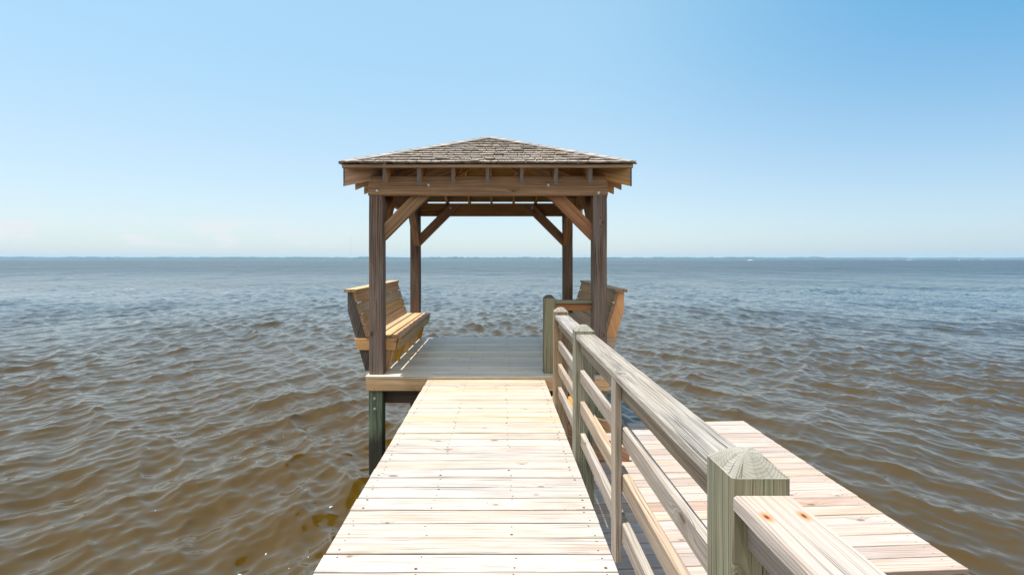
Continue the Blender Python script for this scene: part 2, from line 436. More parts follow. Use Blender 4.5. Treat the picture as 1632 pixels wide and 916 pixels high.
for a, b in (((GX0 + .004, GY0 + .025, -.072), (GX1 - .004, GY0 + .025, -.072)), ((GX0 + .004, GY1 - .03, -.072), (GX1 - .004, GY1 - .03, -.072)),
             ((GX0 + .024, GY0 + .05, -.072), (GX0 + .024, GY1 - .055, -.072)), ((GX1 - .024, GY0 + .05, -.072), (GX1 - .024, GY1 - .055, -.072))):
    mb = MB(); mb.board(a, b, .038, .144, nseg=3, jit=.001)
    rb = mb.build('rim_board', WOOD('rim', 'end_warm'), plat)
    if abs(a[1] - (GY0 + .025)) < .001 and a[1] == b[1]:
        q = MB()
        for jx in (-1.55, -1.0, -.5, 0, .5, 1.0, 1.3):
            for zz in (-.03, -.07, -.115):
                q.disc((jx + random.uniform(-.02, .02), GY0 + .006, zz + random.uniform(-.01, .01)), (0, -1, 0), .005, .0015, 6)
        q.build('screw_heads', M['nail'], rb)['kind'] = 'stuff'
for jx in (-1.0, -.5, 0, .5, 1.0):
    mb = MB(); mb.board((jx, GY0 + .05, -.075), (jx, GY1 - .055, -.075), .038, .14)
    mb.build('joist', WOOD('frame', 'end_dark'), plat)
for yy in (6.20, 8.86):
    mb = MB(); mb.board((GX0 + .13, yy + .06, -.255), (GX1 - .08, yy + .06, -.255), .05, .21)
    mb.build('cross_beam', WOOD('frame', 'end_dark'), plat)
for (xx, yy) in ((-1.543, 6.145), (1.27, 6.145), (-1.543, 8.97), (1.27, 8.97), (-.14, 8.97)):
    mb = MB(); mb.board((xx, yy, -2.6), (xx, yy, -.147), .172, .172, up=(0, 1, 0), nseg=6, jit=.002, ch=.008)
    p = mb.build('pile', WOOD('pile', 'end_dark'), plat)
    if yy < 7:
        for zz in (-.255, -.385):
            b = MB(); b.disc((xx - .01, yy - .086, zz), (0, -1, 0), .021, .006, 10, .008)
            b.build('bolt', M['steel'], p)

# ------------------------------------------------------------------ gazebo
GCX, GCY, HS = -.1365, 7.563, 1.4065
gaz = empty('gazebo', (GCX, GCY, GZ), 'open brown timber gazebo with a grey cedar shingle hipped roof at the pier end', 'gazebo')
PW = .174
BZ0, BZ1 = 2.289, 2.529
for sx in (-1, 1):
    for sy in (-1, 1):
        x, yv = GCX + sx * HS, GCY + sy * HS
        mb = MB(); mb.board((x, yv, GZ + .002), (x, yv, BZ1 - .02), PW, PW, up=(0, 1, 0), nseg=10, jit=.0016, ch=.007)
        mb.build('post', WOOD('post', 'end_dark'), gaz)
YF0, YF1 = 6.060, 6.146
def beam(a, b, w, bolts=(), bn=None):
    mb = MB(); mb.board(a, b, w, BZ1 - BZ0, nseg=8, jit=.001, ch=.005)
    o = mb.build('beam', WOOD('beam', 'end_warm'), gaz)
    for c in bolts:
        q = MB(); q.disc(c, bn, .022, .006, 10, .008)
        q.build('bolt', M['steel'], o)
zb = (BZ0 + BZ1) / 2
def pxz(px, py, Y): return ((px - VX) * Y / F, Y, CZ - (py - VY) * Y / F)
beam((GCX - 1.503, 6.103, zb), (GCX + 1.503, 6.103, zb), .086, [pxz(601, 304, 6.058), pxz(683, 294.7, 6.058), pxz(874, 294.7, 6.058), pxz(954, 307, 6.058)], (0, -1, 0))
beam((GCX - 1.503, 9.03, zb), (GCX + 1.503, 9.03, zb), .06)
beam((GCX - 1.468, 6.150, zb), (GCX - 1.468, 8.996, zb), .07)
beam((GCX + 1.468, 6.150, zb), (GCX + 1.468, 8.996, zb), .07)
# knee braces: lower edge starts at z 1.734 on the post and rises at 45 degrees behind the beam
def brace(p, d, y_off):
    """p: (x, y) of the post face, d: horizontal unit direction, thickness centred on y_off along the other axis"""
    z0 = 1.734
    prof = [(0, z0), (BZ1 - .015 - z0, BZ1 - .015), (BZ1 - .015 - z0 - .215, BZ1 - .015), (0, z0 + .215)]
    mb = MB()
    if abs(d[0]) > .5:
        mb.prism([(p[0] + d[0] * a, z) for a, z in prof], 'y', y_off - .06, y_off + .06, grain=(d[0], 1))
    else:
        mb.prism([(p[1] + d[1] * a, z) for a, z in prof], 'x', y_off - .06, y_off + .06, grain=(d[1], 1))
    return mb.build('brace', WOOD('brace', 'end_warm'), gaz)
hi = HS - PW / 2
for sx in (-1, 1):
    fx = GCX + sx * hi
    brace((fx, 0), (-sx, 0), YF1 + .063)
    bk = brace((fx, 0), (-sx, 0), 8.937)
    q = MB(); q.disc(pxz(718 if sx < 0 else 848, 331, 8.876), (0, -1, 0), .024, .006, 10, .008)
    q.build('bolt', M['mast'], bk)
    for sy in (-1, 1):
        fy = GCY + sy * hi
        brace((0, fy), (0, -sy), GCX + sx * (1.468 - .035 - .062))

# roof
SL = .417; T = 1.735; ZT = 2.595
def zu(r): return ZT + (T - r) * SL
E = 1.770
TH = math.atan(SL); CT, ST = math.cos(TH), math.sin(TH)
DIRS = [((0, -1), (1, 0)), ((1, 0), (0, 1)), ((0, 1), (-1, 0)), ((-1, 0), (0, -1))]     # outward, along the eave
mb = MB()
R0, th = 1.752, .036
for (o, e) in DIRS:
    def P(a, r, dz): return Vector((GCX + o[0] * r + e[0] * a, GCY + o[1] * r + e[1] * a, zu(r) + dz))
    base = len(mb.v)
    rows = 8
    for i in range(rows):                       # sheathing boards, courses up the slope; each its own island
        ra, rb = R0 * (1 - i / rows), R0 * (1 - (i + 1) / rows)
        ra -= .0015; rb += .0015
        lo = [P(-ra, ra, 0), P(ra, ra, 0), P(rb, rb, 0), P(-rb, rb, 0)]
        hi_ = [P(-ra, ra, th), P(ra, ra, th), P(rb, rb, th), P(-rb, rb, th)]
        b0 = len(mb.v); mb.v += lo + hi_
        u0, v0 = random.uniform(0, 30), random.uniform(0, 30)
        uvq = [(u0 - ra, v0), (u0 + ra, v0), (u0 + rb, v0 + (ra - rb)), (u0 - rb, v0 + (ra - rb))]
        mb.face((b0 + 3, b0 + 2, b0 + 1, b0), [uvq[3], uvq[2], uvq[1], uvq[0]])
        mb.face((b0 + 4, b0 + 5, b0 + 6, b0 + 7), uvq)
        for j in range(4):
            k = (j + 1) % 4
            mb.face((b0 + j, b0 + k, b0 + 4 + k, b0 + 4 + j), [uvq[j], uvq[k], (uvq[k][0], uvq[k][1] + .03), (uvq[j][0], uvq[j][1] + .03)])
roof = mb.build('roof', M['sheath'], gaz)
# rafters
for (o, e) in DIRS:
    for k in range(-3, 4):
        a = k * .415
        rin = max(abs(a) + .03, .06)
        prof = [(T, zu(T) - .2), (T, zu(T) - .004), (rin, zu(rin) - .004), (rin, zu(rin) - .2)]
        mb = MB()
        hw = .019
        c = [GCX + e[0] * a, GCY + e[1] * a]
        if abs(o[1]) > .5:
            mb.prism([(c[1] + o[1] * r, z) for r, z in prof], 'x', c[0] - hw, c[0] + hw, grain=(-o[1], SL))
        else:
            mb.prism([(c[0] + o[0] * r, z) for r, z in prof], 'y', c[1] - hw, c[1] + hw, grain=(-o[0], SL))
        mb.build('rafter', WOOD('rafter', 'end_dark'), roof)
for sx in (-1, 1):
    for sy in (-1, 1):
        mb = MB()
        d = Vector((sx, sy, 0)).normalized(); s = Vector((-d.y, d.x, 0))
        def H(r, z, q): return Vector((GCX + sx * r, GCY + sy * r, z)) + s * q
        lo = [H(T - .005, zu(T) - .226, -.02), H(T - .005, zu(T) - .012, -.02), H(.02, zu(.02) - .012, -.02), H(.02, zu(.02) - .226, -.02)]
        hi_ = [p + s * .04 for p in lo]
        lo = [lo[0], lo[1], lo[2], lo[3]]
        b0 = len(mb.v); mb.v += lo + hi_
        u0, v0 = random.uniform(0, 30), random.uniform(0, 30)
        L = T * 1.414
        uvq = [(u0, v0), (u0, v0 + .2), (u0 + L, v0 + .2), (u0 + L, v0)]
        mb.face((b0, b0 + 1, b0 + 2, b0 + 3), uvq); mb.face((b0 + 7, b0 + 6, b0 + 5, b0 + 4), uvq[::-1])
        for j in range(4):
            k = (j + 1) % 4
            if j in (0, 2): mb.face((b0 + j, b0 + k, b0 + 4 + k, b0 + 4 + j), [(.02, .02), (.02, .22), (.06, .22), (.06, .02)], 1)
            else: mb.face((b0 + j, b0 + k, b0 + 4 + k, b0 + 4 + j), [uvq[j], uvq[k], (uvq[k][0], uvq[k][1] + .04), (uvq[j][0], uvq[j][1] + .04)])
        mb.build('hip_rafter', WOOD('rafter', 'end_dark'), roof)
# shingles
mb = MB()
zsh = zu(E) + th + .004
LS = E / CT
NC = 13; ex_ = LS / NC
for (o, e) in DIRS:
    def S(a, s, n):
        r = E - s * CT - n * ST * -1
        return Vector((GCX + o[0] * r + e[0] * a, GCY + o[1] * r + e[1] * a, zsh + s * ST + n * CT))
    for i in range(-1, NC):
        s0 = max(i, 0) * ex_
        sl = .30 if i >= 0 else .16
        s1 = min(s0 + sl, LS - .01)
        hwid = lambda s: max(E - s * CT + .004, .0)
        a = -hwid(s0)
        if i < 0: a += .07
        while a < hwid(s0) - .01:
            w = random.choice((.10, .12, .135, .15, .165, .18, .20)) * random.uniform(.9, 1.1)
            b = min(a + w - random.uniform(.006, .014), hwid(s0))
            if hwid(s0) - b < .04: b = hwid(s0)
            js = random.uniform(-.006, .006) if i > 0 else random.uniform(-.004, .004)
            if i < 0: js += .01
            q0 = s0 + js
            tilt = random.uniform(-.002, .002); lift = random.uniform(0, .012) * (random.random() < .18)
            n0 = .012 + (.010 if i >= 0 else 0) + lift
            n1 = .004
            t0 = random.uniform(.018, .022)
            def cl(x, s): h = hwid(s); return max(-h, min(h, x))
            cs_ = random.uniform(-.006, .006)
            A, B = cl(a, q0), cl(b, q0)
            Cc, D = cl(b, s1), cl(a, s1)
            if B - A > .015:
                m_ = (A + B) / 2; cup = random.uniform(-.003, .006)
                lo = [S(A, q0 - cs_, n0 + tilt), S(m_, q0, n0 - cup), S(B, q0 + cs_, n0 - tilt), S(max(Cc, D + .003), s1, n1), S(D, s1, n1)]
                hi_ = [S(A, q0 - cs_, n0 + t0 + tilt), S(m_, q0, n0 + t0 - cup), S(B, q0 + cs_, n0 + t0 - tilt), S(max(Cc, D + .003), s1, n1 + .004), S(D, s1, n1 + .004)]
                mb.quadslab(lo, hi_, 2)
            a += w
mb.build('shingles', [M['shingle'], M['end_butt']], roof)
for sx in (-1, 1):
    for sy in (-1, 1):
        mb = MB()
        corner = Vector((GCX + sx * (E - .022), GCY + sy * (E - .022), zsh + .032))
        apex = Vector((GCX, GCY, zsh + LS * ST + .032))
        hd = (apex - corner); HL = hd.length; hd.normalize()
        for (ix, iy) in ((sx, 0), (0, sy)):
            nrm = Vector((ix * ST, iy * ST, CT))
            side = nrm.cross(hd).normalized()
            mid = Vector((GCX + ix * 1.0, GCY + iy * 1.0, corner.z))
            if side.dot(mid - corner) < 0: side = -side
            k = 0; p = 0.0
            while p < HL - .1:
                ln = .30; wd = .115 + random.uniform(-.008, .008)
                q1 = min(p + ln, HL)
                lift = random.uniform(.013, .016)
                w0 = wd if p > .02 else wd * .8
                lo = [corner + hd * p + nrm * lift, corner + hd * p + side * w0 + nrm * lift, corner + hd * q1 + side * wd + nrm * .006, corner + hd * q1 + nrm * .006]
                hi_ = [v + nrm * .012 for v in lo]
                mb.quadslab(lo, hi_)
                p += .165 + random.uniform(-.01, .01); k += 1
        mb.build('hip_cap', M['hipcap'], roof)

# ------------------------------------------------------------------ benches
AX = -.169
def make_bench(side, label, dark):
    X = (lambda x: x) if side < 0 else (lambda x: 2 * AX - x)
    root = empty('bench', (X(-1.55), 7.56, GZ), label, 'bench', 'timber benches facing each other under the gazebo')
    for i, yy in enumerate((6.307, 6.94, 7.58, 8.22, 8.84)):
        mb = MB()
        back = [(-1.735, .043), (-1.966, .82), (-1.966, 1.06), (-1.894, 1.06), (-1.717, .483), (-1.575, .043)]
        mb.prism([(X(a), b) for a, b in back], 'y', yy - .019, yy + .019, grain=(-.28 * -side * -1, .96))
        mb.build('back_support', WOOD('benchdark' if (side < 0 and i == 0) else ('benchleg' if side < 0 else 'amber'), 'end_dark' if side < 0 else 'end_warm'), root)
        mb = MB()
        leg = [(-1.424, .043), (-1.309, .465), (-1.47, .465), (-1.573, .043)]
        mb.prism([(X(a), b) for a, b in leg], 'y', yy - .019, yy + .019, grain=(.26 * -side, .96))
        mb.build('leg', WOOD('benchleg', 'end_warm'), root)
        mb = MB()
        er = [(-1.828, .320), (-1.868, .465), (-1.311, .465), (-1.338, .320)]
        mb.prism([(X(a), b) for a, b in er], 'y', yy - .057, yy - .0215, grain=(1, 0))
        ss = mb.build('seat_support', WOOD('bench' if side < 0 else 'benchgrey', 'end_warm'), root)
        if i == 0:
            q = MB()
            for (a, b) in ((-1.79, .43), (-1.80, .36), (-1.74, .40), (-1.40, .43), (-1.38, .36), (-1.36, .42)):
                q.disc((X(a), yy - .0565, b), (0, -1, 0), .0045, .0015, 6)
            q.build('screw_heads', M['nail'], ss)['kind'] = 'stuff'
    mw = 'bench' if side < 0 else 'benchgrey'
    mb = MB()
    for k in range(3):
        xc = -1.250 - .074 - k * .161
        mb.board((X(xc), 6.250, .487), (X(xc), 8.875, .487), .137, .038, nseg=5, jit=.001)
    mb.build('seat', WOOD(mw, 'end_warm'), root)
    mb = MB()
    mb.board((X(-1.292), 6.252, .393), (X(-1.292), 8.875, .393), .142, .036, up=(-side * .97, 0, -.25), nseg=4, jit=.001)
    mb.build('seat_fascia', WOOD('benchgrey', 'end_warm'), root)
    mb = MB()
    dx, dz = (-1.894 + 1.717), (1.06 - .483)
    Lb = math.hypot(dx, dz)
    nx, nz = dz / Lb, -dx / Lb
    for k in range(4):
        s = (.075 + k * .1525) / Lb
        cx, cz = -1.717 + dx * s + nx * .021, .483 + dz * s + nz * .021
        mb.board((X(cx), 6.245, cz), (X(cx), 8.875, cz), .139, .038, up=(nx * -side, 0, nz), nseg=4, jit=.001)
    mb.build('backrest', WOOD(mw, 'end_warm'), root)
    mb = MB()
    mb.board((X(-1.915), 6.22, 1.083), (X(-1.915), 8.90, 1.083), .16, .038, nseg=5, jit=.0012)
    mb.build('cap_board', WOOD(mw, 'end_warm'), root)
    return root
make_bench(-1, 'golden slatted bench with a dark grey end frame by the pair of left gazebo posts', True)
make_bench(1, 'greying slatted bench with an amber end frame behind the handrail and right gazebo posts', False)

# ------------------------------------------------------------------ railing along the pier
RX0, RX1 = .571, .714
def rail_post(name, x0, x1, y0, y1, zb_, zsh_, ztop, inset, mats, parent):
    mb = MB()
    w, d = x1 - x0, y1 - y0
    c = ((x0 + x1) / 2, (y0 + y1) / 2)
    mb.board((c[0], c[1], zb_), (c[0], c[1], zsh_), w, d, up=(0, 1, 0), nseg=10, jit=.0012, ch=.005)
    i = len(mb.v)
    # chamfered top with end grain
    n = 8
    for (s, z) in ((1.0, zsh_ - .0005), (.78, zsh_ + (ztop - zsh_) * .47), (1 - 2 * inset / w, ztop - .004), (.26, ztop)):
        for (a, b) in ((-1, -1), (0, -1), (1, -1), (1, 0), (1, 1), (0, 1), (-1, 1), (-1, 0)):
            rr = (1.0 if s == 1.0 else .93 if s > .7 else .84 if s > .4 else .74) if abs(a) == abs(b) else 1.0
            mb.v.append(Vector((c[0] + a * (w / 2 - .003) * s * rr, c[1] + b * (d / 2 - .003) * s * rr, z + random.uniform(-.0015, .0015) * (s < 1))))
    uvf = lambda k: ((mb.v[k].x - c[0]) * 1.0 + .006, (mb.v[k].y - c[1]) * 1.0 + .012)
    for q in range(3):
        for k in range(n):
            k2 = (k + 1) % n
            ids = (i + q * n + k, i + q * n + k2, i + (q + 1) * n + k2, i + (q + 1) * n + k)
            mb.face(ids, [uvf(t) for t in ids], 1)
    ids = [i + 3 * n + k for k in range(n)]
    mb.face(ids, [uvf(t) for t in ids], 1)
    return mb.build(name, mats, parent)

railing = empty('railing', (.64, 3, 0), 'weathered three rail railing with green square posts along the right edge of the walkway', 'railing')
POSTS = [(1.1816, 1.33, .954, .995, 'greenpost'), (3.608, 3.752, .952, .992, 'greenpost'), (4.958, 5.10, .95, .99, 'graypost')]
for (ya, yb, zs, zt, mk) in POSTS:
    rail_post('post', RX0, RX1, ya, yb, -2.6, zs, zt, .036, [M[mk], M['end_top']], railing)
def cap(y0, y1, zt, mk, seg=24, wane=.006):
    mb = MB(); mb.board((.645, y1, zt - .02), (.645, y0, zt - .02), .144, .04, nseg=seg, jit=.0015, ch=.006, wane=wane)
    mb.build('cap_rail', WOOD(mk), railing)
cap(-.3, 1.180, .914, 'newcap', 12, .0)
cap(1.332, 3.606, .930, 'cap', 30, .012)
cap(3.754, 4.956, .916, 'cap', 16, .006)
for (y0, y1, dz) in ((-.3, 1.180, -.016), (1.332, 3.606, 0), (3.754, 4.956, -.014)):
    mb = MB(); mb.board((.626, y0, .843 + dz), (.626, y1, .843 + dz), .038, .088, nseg=12, jit=.0012)
    mb.build('under_rail', WOOD('rail'), railing)
    for zt in (.664, .432, .194):
        z = zt + dz * .8 - .046
        mb = MB(); mb.board((.626, y0, z + random.uniform(-.004, .004)), (.626, y1, z), .038, .092, nseg=14, jit=.0014, ch=.005)
        mb.build('rail', WOOD('rail'), railing)
mb = MB(); mb.board((.5885, 2.422, .0), (.5885, 2.422, .889), .090, .034, up=(1, 0, 0), nseg=8, jit=.001)
mb.build('baluster', WOOD('rail'), railing)

hand = empty('handrail', (.85, 6.2, GZ), 'short single bar handrail joining a green chamfered post to the right front gazebo post', 'railing')
rail_post('post', .571, .716, 6.14, 6.284, GZ + .002, .992, 1.035, .036, [M['greenpost'], M['end_dark']], hand)
mb = MB(); mb.board((.717, 6.20, .948), (1.182, 6.20, .948), .14, .038, nseg=6, jit=.001)
mb.build('cap_rail', WOOD('greenpost'), hand)
mb = MB(); mb.board((.717, 6.19, .881), (1.182, 6.19, .881), .038, .09, nseg=4, jit=.001)
mb.build('under_rail', WOOD('brace', 'end_warm'), hand)

# ------------------------------------------------------------------ lower dock, skewed a little
DZ = -.64
dock = empty('lower_dock', (2.0, 4.8, DZ), 'low pinkish plank dock at water level on the right of the railing', 'dock')
mb = MB(); nails = MB()
DX0, DX1 = .735, 3.228
sk = .06
n = 21; pitch = (6.39 - 3.333) / n
for i in range(n):
    c = 3.333 + pitch * (i + .5)
    z = DZ - .019 + random.uniform(-.003, .0)
    ex = random.uniform(-.004, .004)
    mb.board((DX0, c + sk * (DX0 - DX1), z), (DX1 + ex, c + sk * ex, z), pitch - random.choice((.003, .004, .005, .007)), .038, nseg=6, jit=.001, ch=.003, bow=random.uniform(0, .002))
    for jx in (1.0, 1.8, 2.5, 3.15):
        for s in (-.04, .04):
            nails.disc((jx, c + s + sk * (jx - DX1), z + .0185), (0, 0, 1), .0045, .0016, 6)
mb.build('decking', WOOD('dock'), dock)
tag(nails.build('nail_heads', M['nail'], dock), kind='stuff')
def dk(x, y): return y + sk * (x - DX1)
for a, b in (((DX0 + .01, dk(DX0, 3.37)), (DX1 - .01, dk(DX1, 3.37))), ((DX0 + .01, dk(DX0, 6.35)), (DX1 - .01, dk(DX1, 6.35))),
             ((DX0 + .03, dk(DX0, 3.40)), (DX0 + .03, dk(DX0, 6.32))), ((DX1 - .03, dk(DX1, 3.40)), (DX1 - .03, dk(DX1, 6.32))), ((2.0, dk(2, 3.4)), (2.0, dk(2, 6.32)))):
    mb = MB(); mb.board((a[0], a[1], DZ - .112), (b[0], b[1], DZ - .112), .038, .14)
    mb.build('rim_board', WOOD('frame', 'end_dark'), dock)
for (xx, yy) in ((.95, 3.6), (3.05, 3.65), (.95, 6.0), (3.05, 6.15)):
    mb = MB(); mb.board((xx, yy, -2.6), (xx, yy, DZ - .19), .15, .15, up=(0, 1, 0))
    mb.build('pile', WOOD('pile', 'end_dark'), dock)

# ------------------------------------------------------------------ stairs from the walkway down to the dock
st = empty('dock_stairs', (.98, 5.55, DZ), 'brown wooden steps behind the railing leading down to the low dock', 'stairs')
for yy in (5.11, 5.95):
    mb = MB()
    prof = [(.60, -.55), (1.375, DZ + .003), (1.375, -.497), (1.17, -.452), (1.17, -.452), (.90, -.452), (.90, -.240), (.60, -.240)]
    prof = [(.60, -.50), (1.12, DZ + .003), (1.375, DZ + .003), (1.375, -.508), (1.17, -.452), (.90, -.452), (.90, -.240), (.60, -.240)]
    mb.prism(prof, 'y', yy - .019, yy + .019, grain=(.85, -.5))
    mb.build('stringer', WOOD('beam', 'end_warm'), st)
for (xa, xb, zz) in ((.60, .905, -.219), (.87, 1.18, -.431)):
    mb = MB()
    for k in range(2):
        w = (xb - xa) / 2
        xc = xa + w * (k + .5)
        mb.board((xc, 5.085, zz), (xc, 5.975, zz), w - .006, .038)
    mb.build('tread', WOOD('rim', 'end_warm'), st)

# ------------------------------------------------------------------ water: one sheet of real waves
APY, UM, NCOLS = -5.0, 1.75, 1500
ys = [2.4]
while ys[-1] < 6300:
    yv = ys[-1]
    ys.append(yv + max(.026, yv * yv / 1278 * .34))
ys[-1] = 6300.0
ys = np.array(ys)
us = np.linspace(-UM, UM, NCOLS)
YY, UU = np.meshgrid(ys, us, indexing='ij')
XX = UU * (YY - APY)
dYv = np.gradient(ys)[:, None]
dXv = (2 * UM / (NCOLS - 1) * (ys - APY))[:, None]
rng = np.random.default_rng(11)
def waves():
    comps = []
    NW = 230
    for i in range(NW):
        lam = 10 ** rng.uniform(math.log10(.11), math.log10(3.6))
        th = math.radians(-90 + rng.choice((-50, 50))) + rng.normal(0, .24 if lam > .5 else .42)      # two crossing wave trains, both running towards the viewer
        slope = .0268 * (1.0 if lam < .85 else (.85 / lam) ** 1.25) * (1 if lam > .25 else (lam / .25) ** .4)
        a = slope * lam / (2 * math.pi) * rng.uniform(.5, 1.4)
        comps.append((lam, th, a, rng.uniform(0, 2 * math.pi)))
    for i in range(22):
        lam = 10 ** rng.uniform(math.log10(4), math.log10(28))
        comps.append((lam, math.radians(-90 + rng.choice((-45, 45))) + rng.normal(0, .35), .007 * lam / 6.283 * rng.uniform(.5, 1.3), rng.uniform(0, 6.28)))
    return comps
COMPS = waves()
def height(X, Y, dX, dY):
    Z = np.zeros(np.broadcast(X, Y).shape, dtype=np.float32)
    gx = np.zeros_like(Z); gy = np.zeros_like(Z)
    for lam, th, a, ph in COMPS:
        k = 2 * math.pi / lam
        kx, ky = k * math.cos(th), k * math.sin(th)
        fx = np.clip((2.2 - np.abs(kx) * dX) / 1.0, 0, 1); fy = np.clip((2.2 - np.abs(ky) * dY) / 1.0, 0, 1)
        fd = (fx * fy).astype(np.float32)
        p = (kx * X + ky * Y + ph).astype(np.float32)
        c = np.cos(p) * fd
        Z += a * c
        s = np.sin(p) * fd
        gx -= a * math.cos(th) * s * 1.1; gy -= a * math.sin(th) * s * 1.1
    return Z, gx, gy
def group_env(X, Y):
    return (1.0 + .2 * np.sin(X * .09 + 2) * np.sin(Y * .07 + X * .03) + .35 * np.sin(X * .41 + Y * .23 + 1.0) * np.sin(Y * .31 - X * .17) ).astype(np.float32)
Z, gx, gy = height(XX, YY, dXv, dYv)
env = group_env(XX, YY)
Z *= env
rms = float(np.std(Z[:200]))
PXw, PYw = XX + gx * 1.0, YY + gy * 1.0
nr, nc = Z.shape
co = np.stack([PXw, PYw, Z + WZ], axis=-1).reshape(-1, 3).astype(np.float32)
idx = np.arange(nr * nc).reshape(nr, nc)
quads = np.stack([idx[:-1, :-1], idx[:-1, 1:], idx[1:, 1:], idx[1:, :-1]], axis=-1).reshape(-1, 4)
# calm skirt behind the viewer, to the sides and out to the far shore
nv = len(co)
X0 = UM * (2.4 - APY); XF = UM * (ys[-1] - APY); YF = ys[-1]
ext = np.array([[-X0, 2.4, WZ], [X0, 2.4, WZ], [X0, -400, WZ], [-X0, -400, WZ],
                [-14000, -400, WZ], [-14000, YF, WZ], [-XF, YF, WZ], [14000, -400, WZ], [14000, YF, WZ], [XF, YF, WZ]], dtype=np.float32)
eq = np.array([[3, 2, 1, 0], [4, 3, 0, 0], [4, 0, 6, 5], [2, 7, 8, 9], [2, 9, 1, 1]]) + nv
co = np.vstack([co, ext])
loops = np.concatenate([quads.reshape(-1), [nv + 3, nv + 2, nv + 1, nv + 0], [nv + 4, nv + 3, nv + 0], [nv + 4, nv + 0, nv + 6, nv + 5], [nv + 2, nv + 7, nv + 8, nv + 9], [nv + 2, nv + 9, nv + 1]]).astype(np.int32)
cnt = np.concatenate([np.full(len(quads), 4), [4, 3, 4, 4, 3]]).astype(np.int32)
me = bpy.data.meshes.new('water')
me.vertices.add(len(co)); me.vertices.foreach_set('co', co.reshape(-1))
me.loops.add(len(loops)); me.loops.foreach_set('vertex_index', loops)
me.polygons.add(len(cnt)); me.polygons.foreach_set('loop_start', np.concatenate([[0], np.cumsum(cnt)[:-1]]).astype(np.int32))
me.polygons.foreach_set('use_smooth', np.ones(len(cnt), dtype=bool))
me.update(calc_edges=True)
wm = bpy.data.materials.new('murky_water'); wm.use_nodes = True
nt = NT(wm.node_tree)
out = nt.n('ShaderNodeOutputMaterial'); bs = nt.n('ShaderNodeBsdfPrincipled'); nt.link(bs.outputs[0], out.inputs[0])
pos = nt.n('ShaderNodeNewGeometry').outputs['Position']
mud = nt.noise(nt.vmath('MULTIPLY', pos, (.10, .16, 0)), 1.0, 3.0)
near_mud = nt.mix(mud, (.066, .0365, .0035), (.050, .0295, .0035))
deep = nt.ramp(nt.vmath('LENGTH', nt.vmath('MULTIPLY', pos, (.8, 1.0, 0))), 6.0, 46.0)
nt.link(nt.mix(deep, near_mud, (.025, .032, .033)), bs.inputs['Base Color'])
bs.inputs['IOR'].default_value = 1.46
n1 = nt.noise(nt.vmath('MULTIPLY', pos, (3.2, 5.0, 0)), 1.0, 3.0, .6)
n2 = nt.noise(nt.vmath('MULTIPLY', pos, (.55, 1.1, 0)), 1.0, 3.0, .55)
n3 = nt.noise(nt.vmath('MULTIPLY', pos, (14.0, 19.0, 0)), 1.0, 2.0, .55)
cd = nt.n('ShaderNodeCameraData')
pl = nt.n('ShaderNodeSeparateXYZ'); nt.link(pos, pl.inputs[0])
far = nt.ramp(pl.outputs[1], 12.0, 60.0)                     # out where the mesh no longer carries the small waves
n4 = nt.noise(nt.vmath('MULTIPLY', pos, (.10, .055, 0)), 1.0, 4.0, .6)
n5 = nt.noise(nt.vmath('MULTIPLY', pos, (.022, .009, 0)), 1.0, 4.0, .65)
def bump(h, dist, st, prev=None):
    b = nt.n('ShaderNodeBump'); b.inputs['Distance'].default_value = dist
    nt.setin(b.inputs['Strength'], st); nt.link(h, b.inputs['Height'])
    if prev is not None: nt.link(prev, b.inputs['Normal'])
    return b.outputs[0]
vfar = nt.ramp(pl.outputs[1], 60.0, 220.0)
q = bump(n5, 16.0, nt.math('MULTIPLY', vfar, 1.0))
q = bump(n4, 4.0, nt.math('MULTIPLY', nt.ramp(pl.outputs[1], 25.0, 90.0), .7), q)
q = bump(n2, .45, nt.math('MULTIPLY', far, .75), q)
q = bump(n1, .045, nt.ramp(pl.outputs[1], 7.0, 20.0, .10, .65), q)
b3 = nt.n('ShaderNodeBump'); b3.inputs['Distance'].default_value = .004; b3.inputs['Strength'].default_value = .15; nt.link(n3, b3.inputs['Height']); nt.link(q, b3.inputs['Normal'])
nt.link(nt.ramp(pl.outputs[1], 10.0, 120.0, .025, .28), bs.inputs['Roughness'])
nt.link(b3.outputs[0], bs.inputs['Normal'])
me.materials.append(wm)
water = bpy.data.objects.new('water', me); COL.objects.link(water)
tag(water, 'brown choppy shallow water reflecting the blue sky', 'water', kind='structure')

def wz(x, yv):
    dX = 2 * UM / (NCOLS - 1) * (yv - APY); dY = max(.026, yv * yv / 1278 * .34)
    h, a, b = height(np.array([[x]]), np.array([[yv]]), dX, dY)
    return WZ + float(h[0, 0]) * float(group_env(np.array([x]), np.array([yv]))[0])

# foam flecks
mb = MB()
def fleck(x, yv, r, el=1.5):
    z = wz(x, yv)
    a0 = random.uniform(0, 6.28); n = 7
    base = len(mb.v)
    rr = [r * random.uniform(.6, 1.1) for _ in range(n)]
    for (s, h) in ((1.0, -.004), (.8, .003 + r * .12)):
        for k in range(n):
            a = 2 * math.pi * k / n
            qx, qy = rr[k] * s * el * math.cos(a), rr[k] * s * math.sin(a)
            mb.v.append(Vector((x + qx * math.cos(a0) - qy * math.sin(a0), yv + qx * math.sin(a0) + qy * math.cos(a0), z + h)))
    for k in range(n):
        k2 = (k + 1) % n
        mb.face((base + k, base + k2, base + n + k2, base + n + k), [(0, 0)] * 4)
    mb.face([base + n + k for k in range(n)], [(0, 0)] * n)
for _ in range(18):
    px = random.triangular(150, 590, 520); py = random.uniform(640, 930)
    yv = F * (CZ - WZ) / (py - VY); x = (px - VX) * yv / F
    fleck(x, yv, random.choice((.004, .004, .005, .006, .008, .012)) * random.uniform(.8, 1.2), random.uniform(1, 1.8))
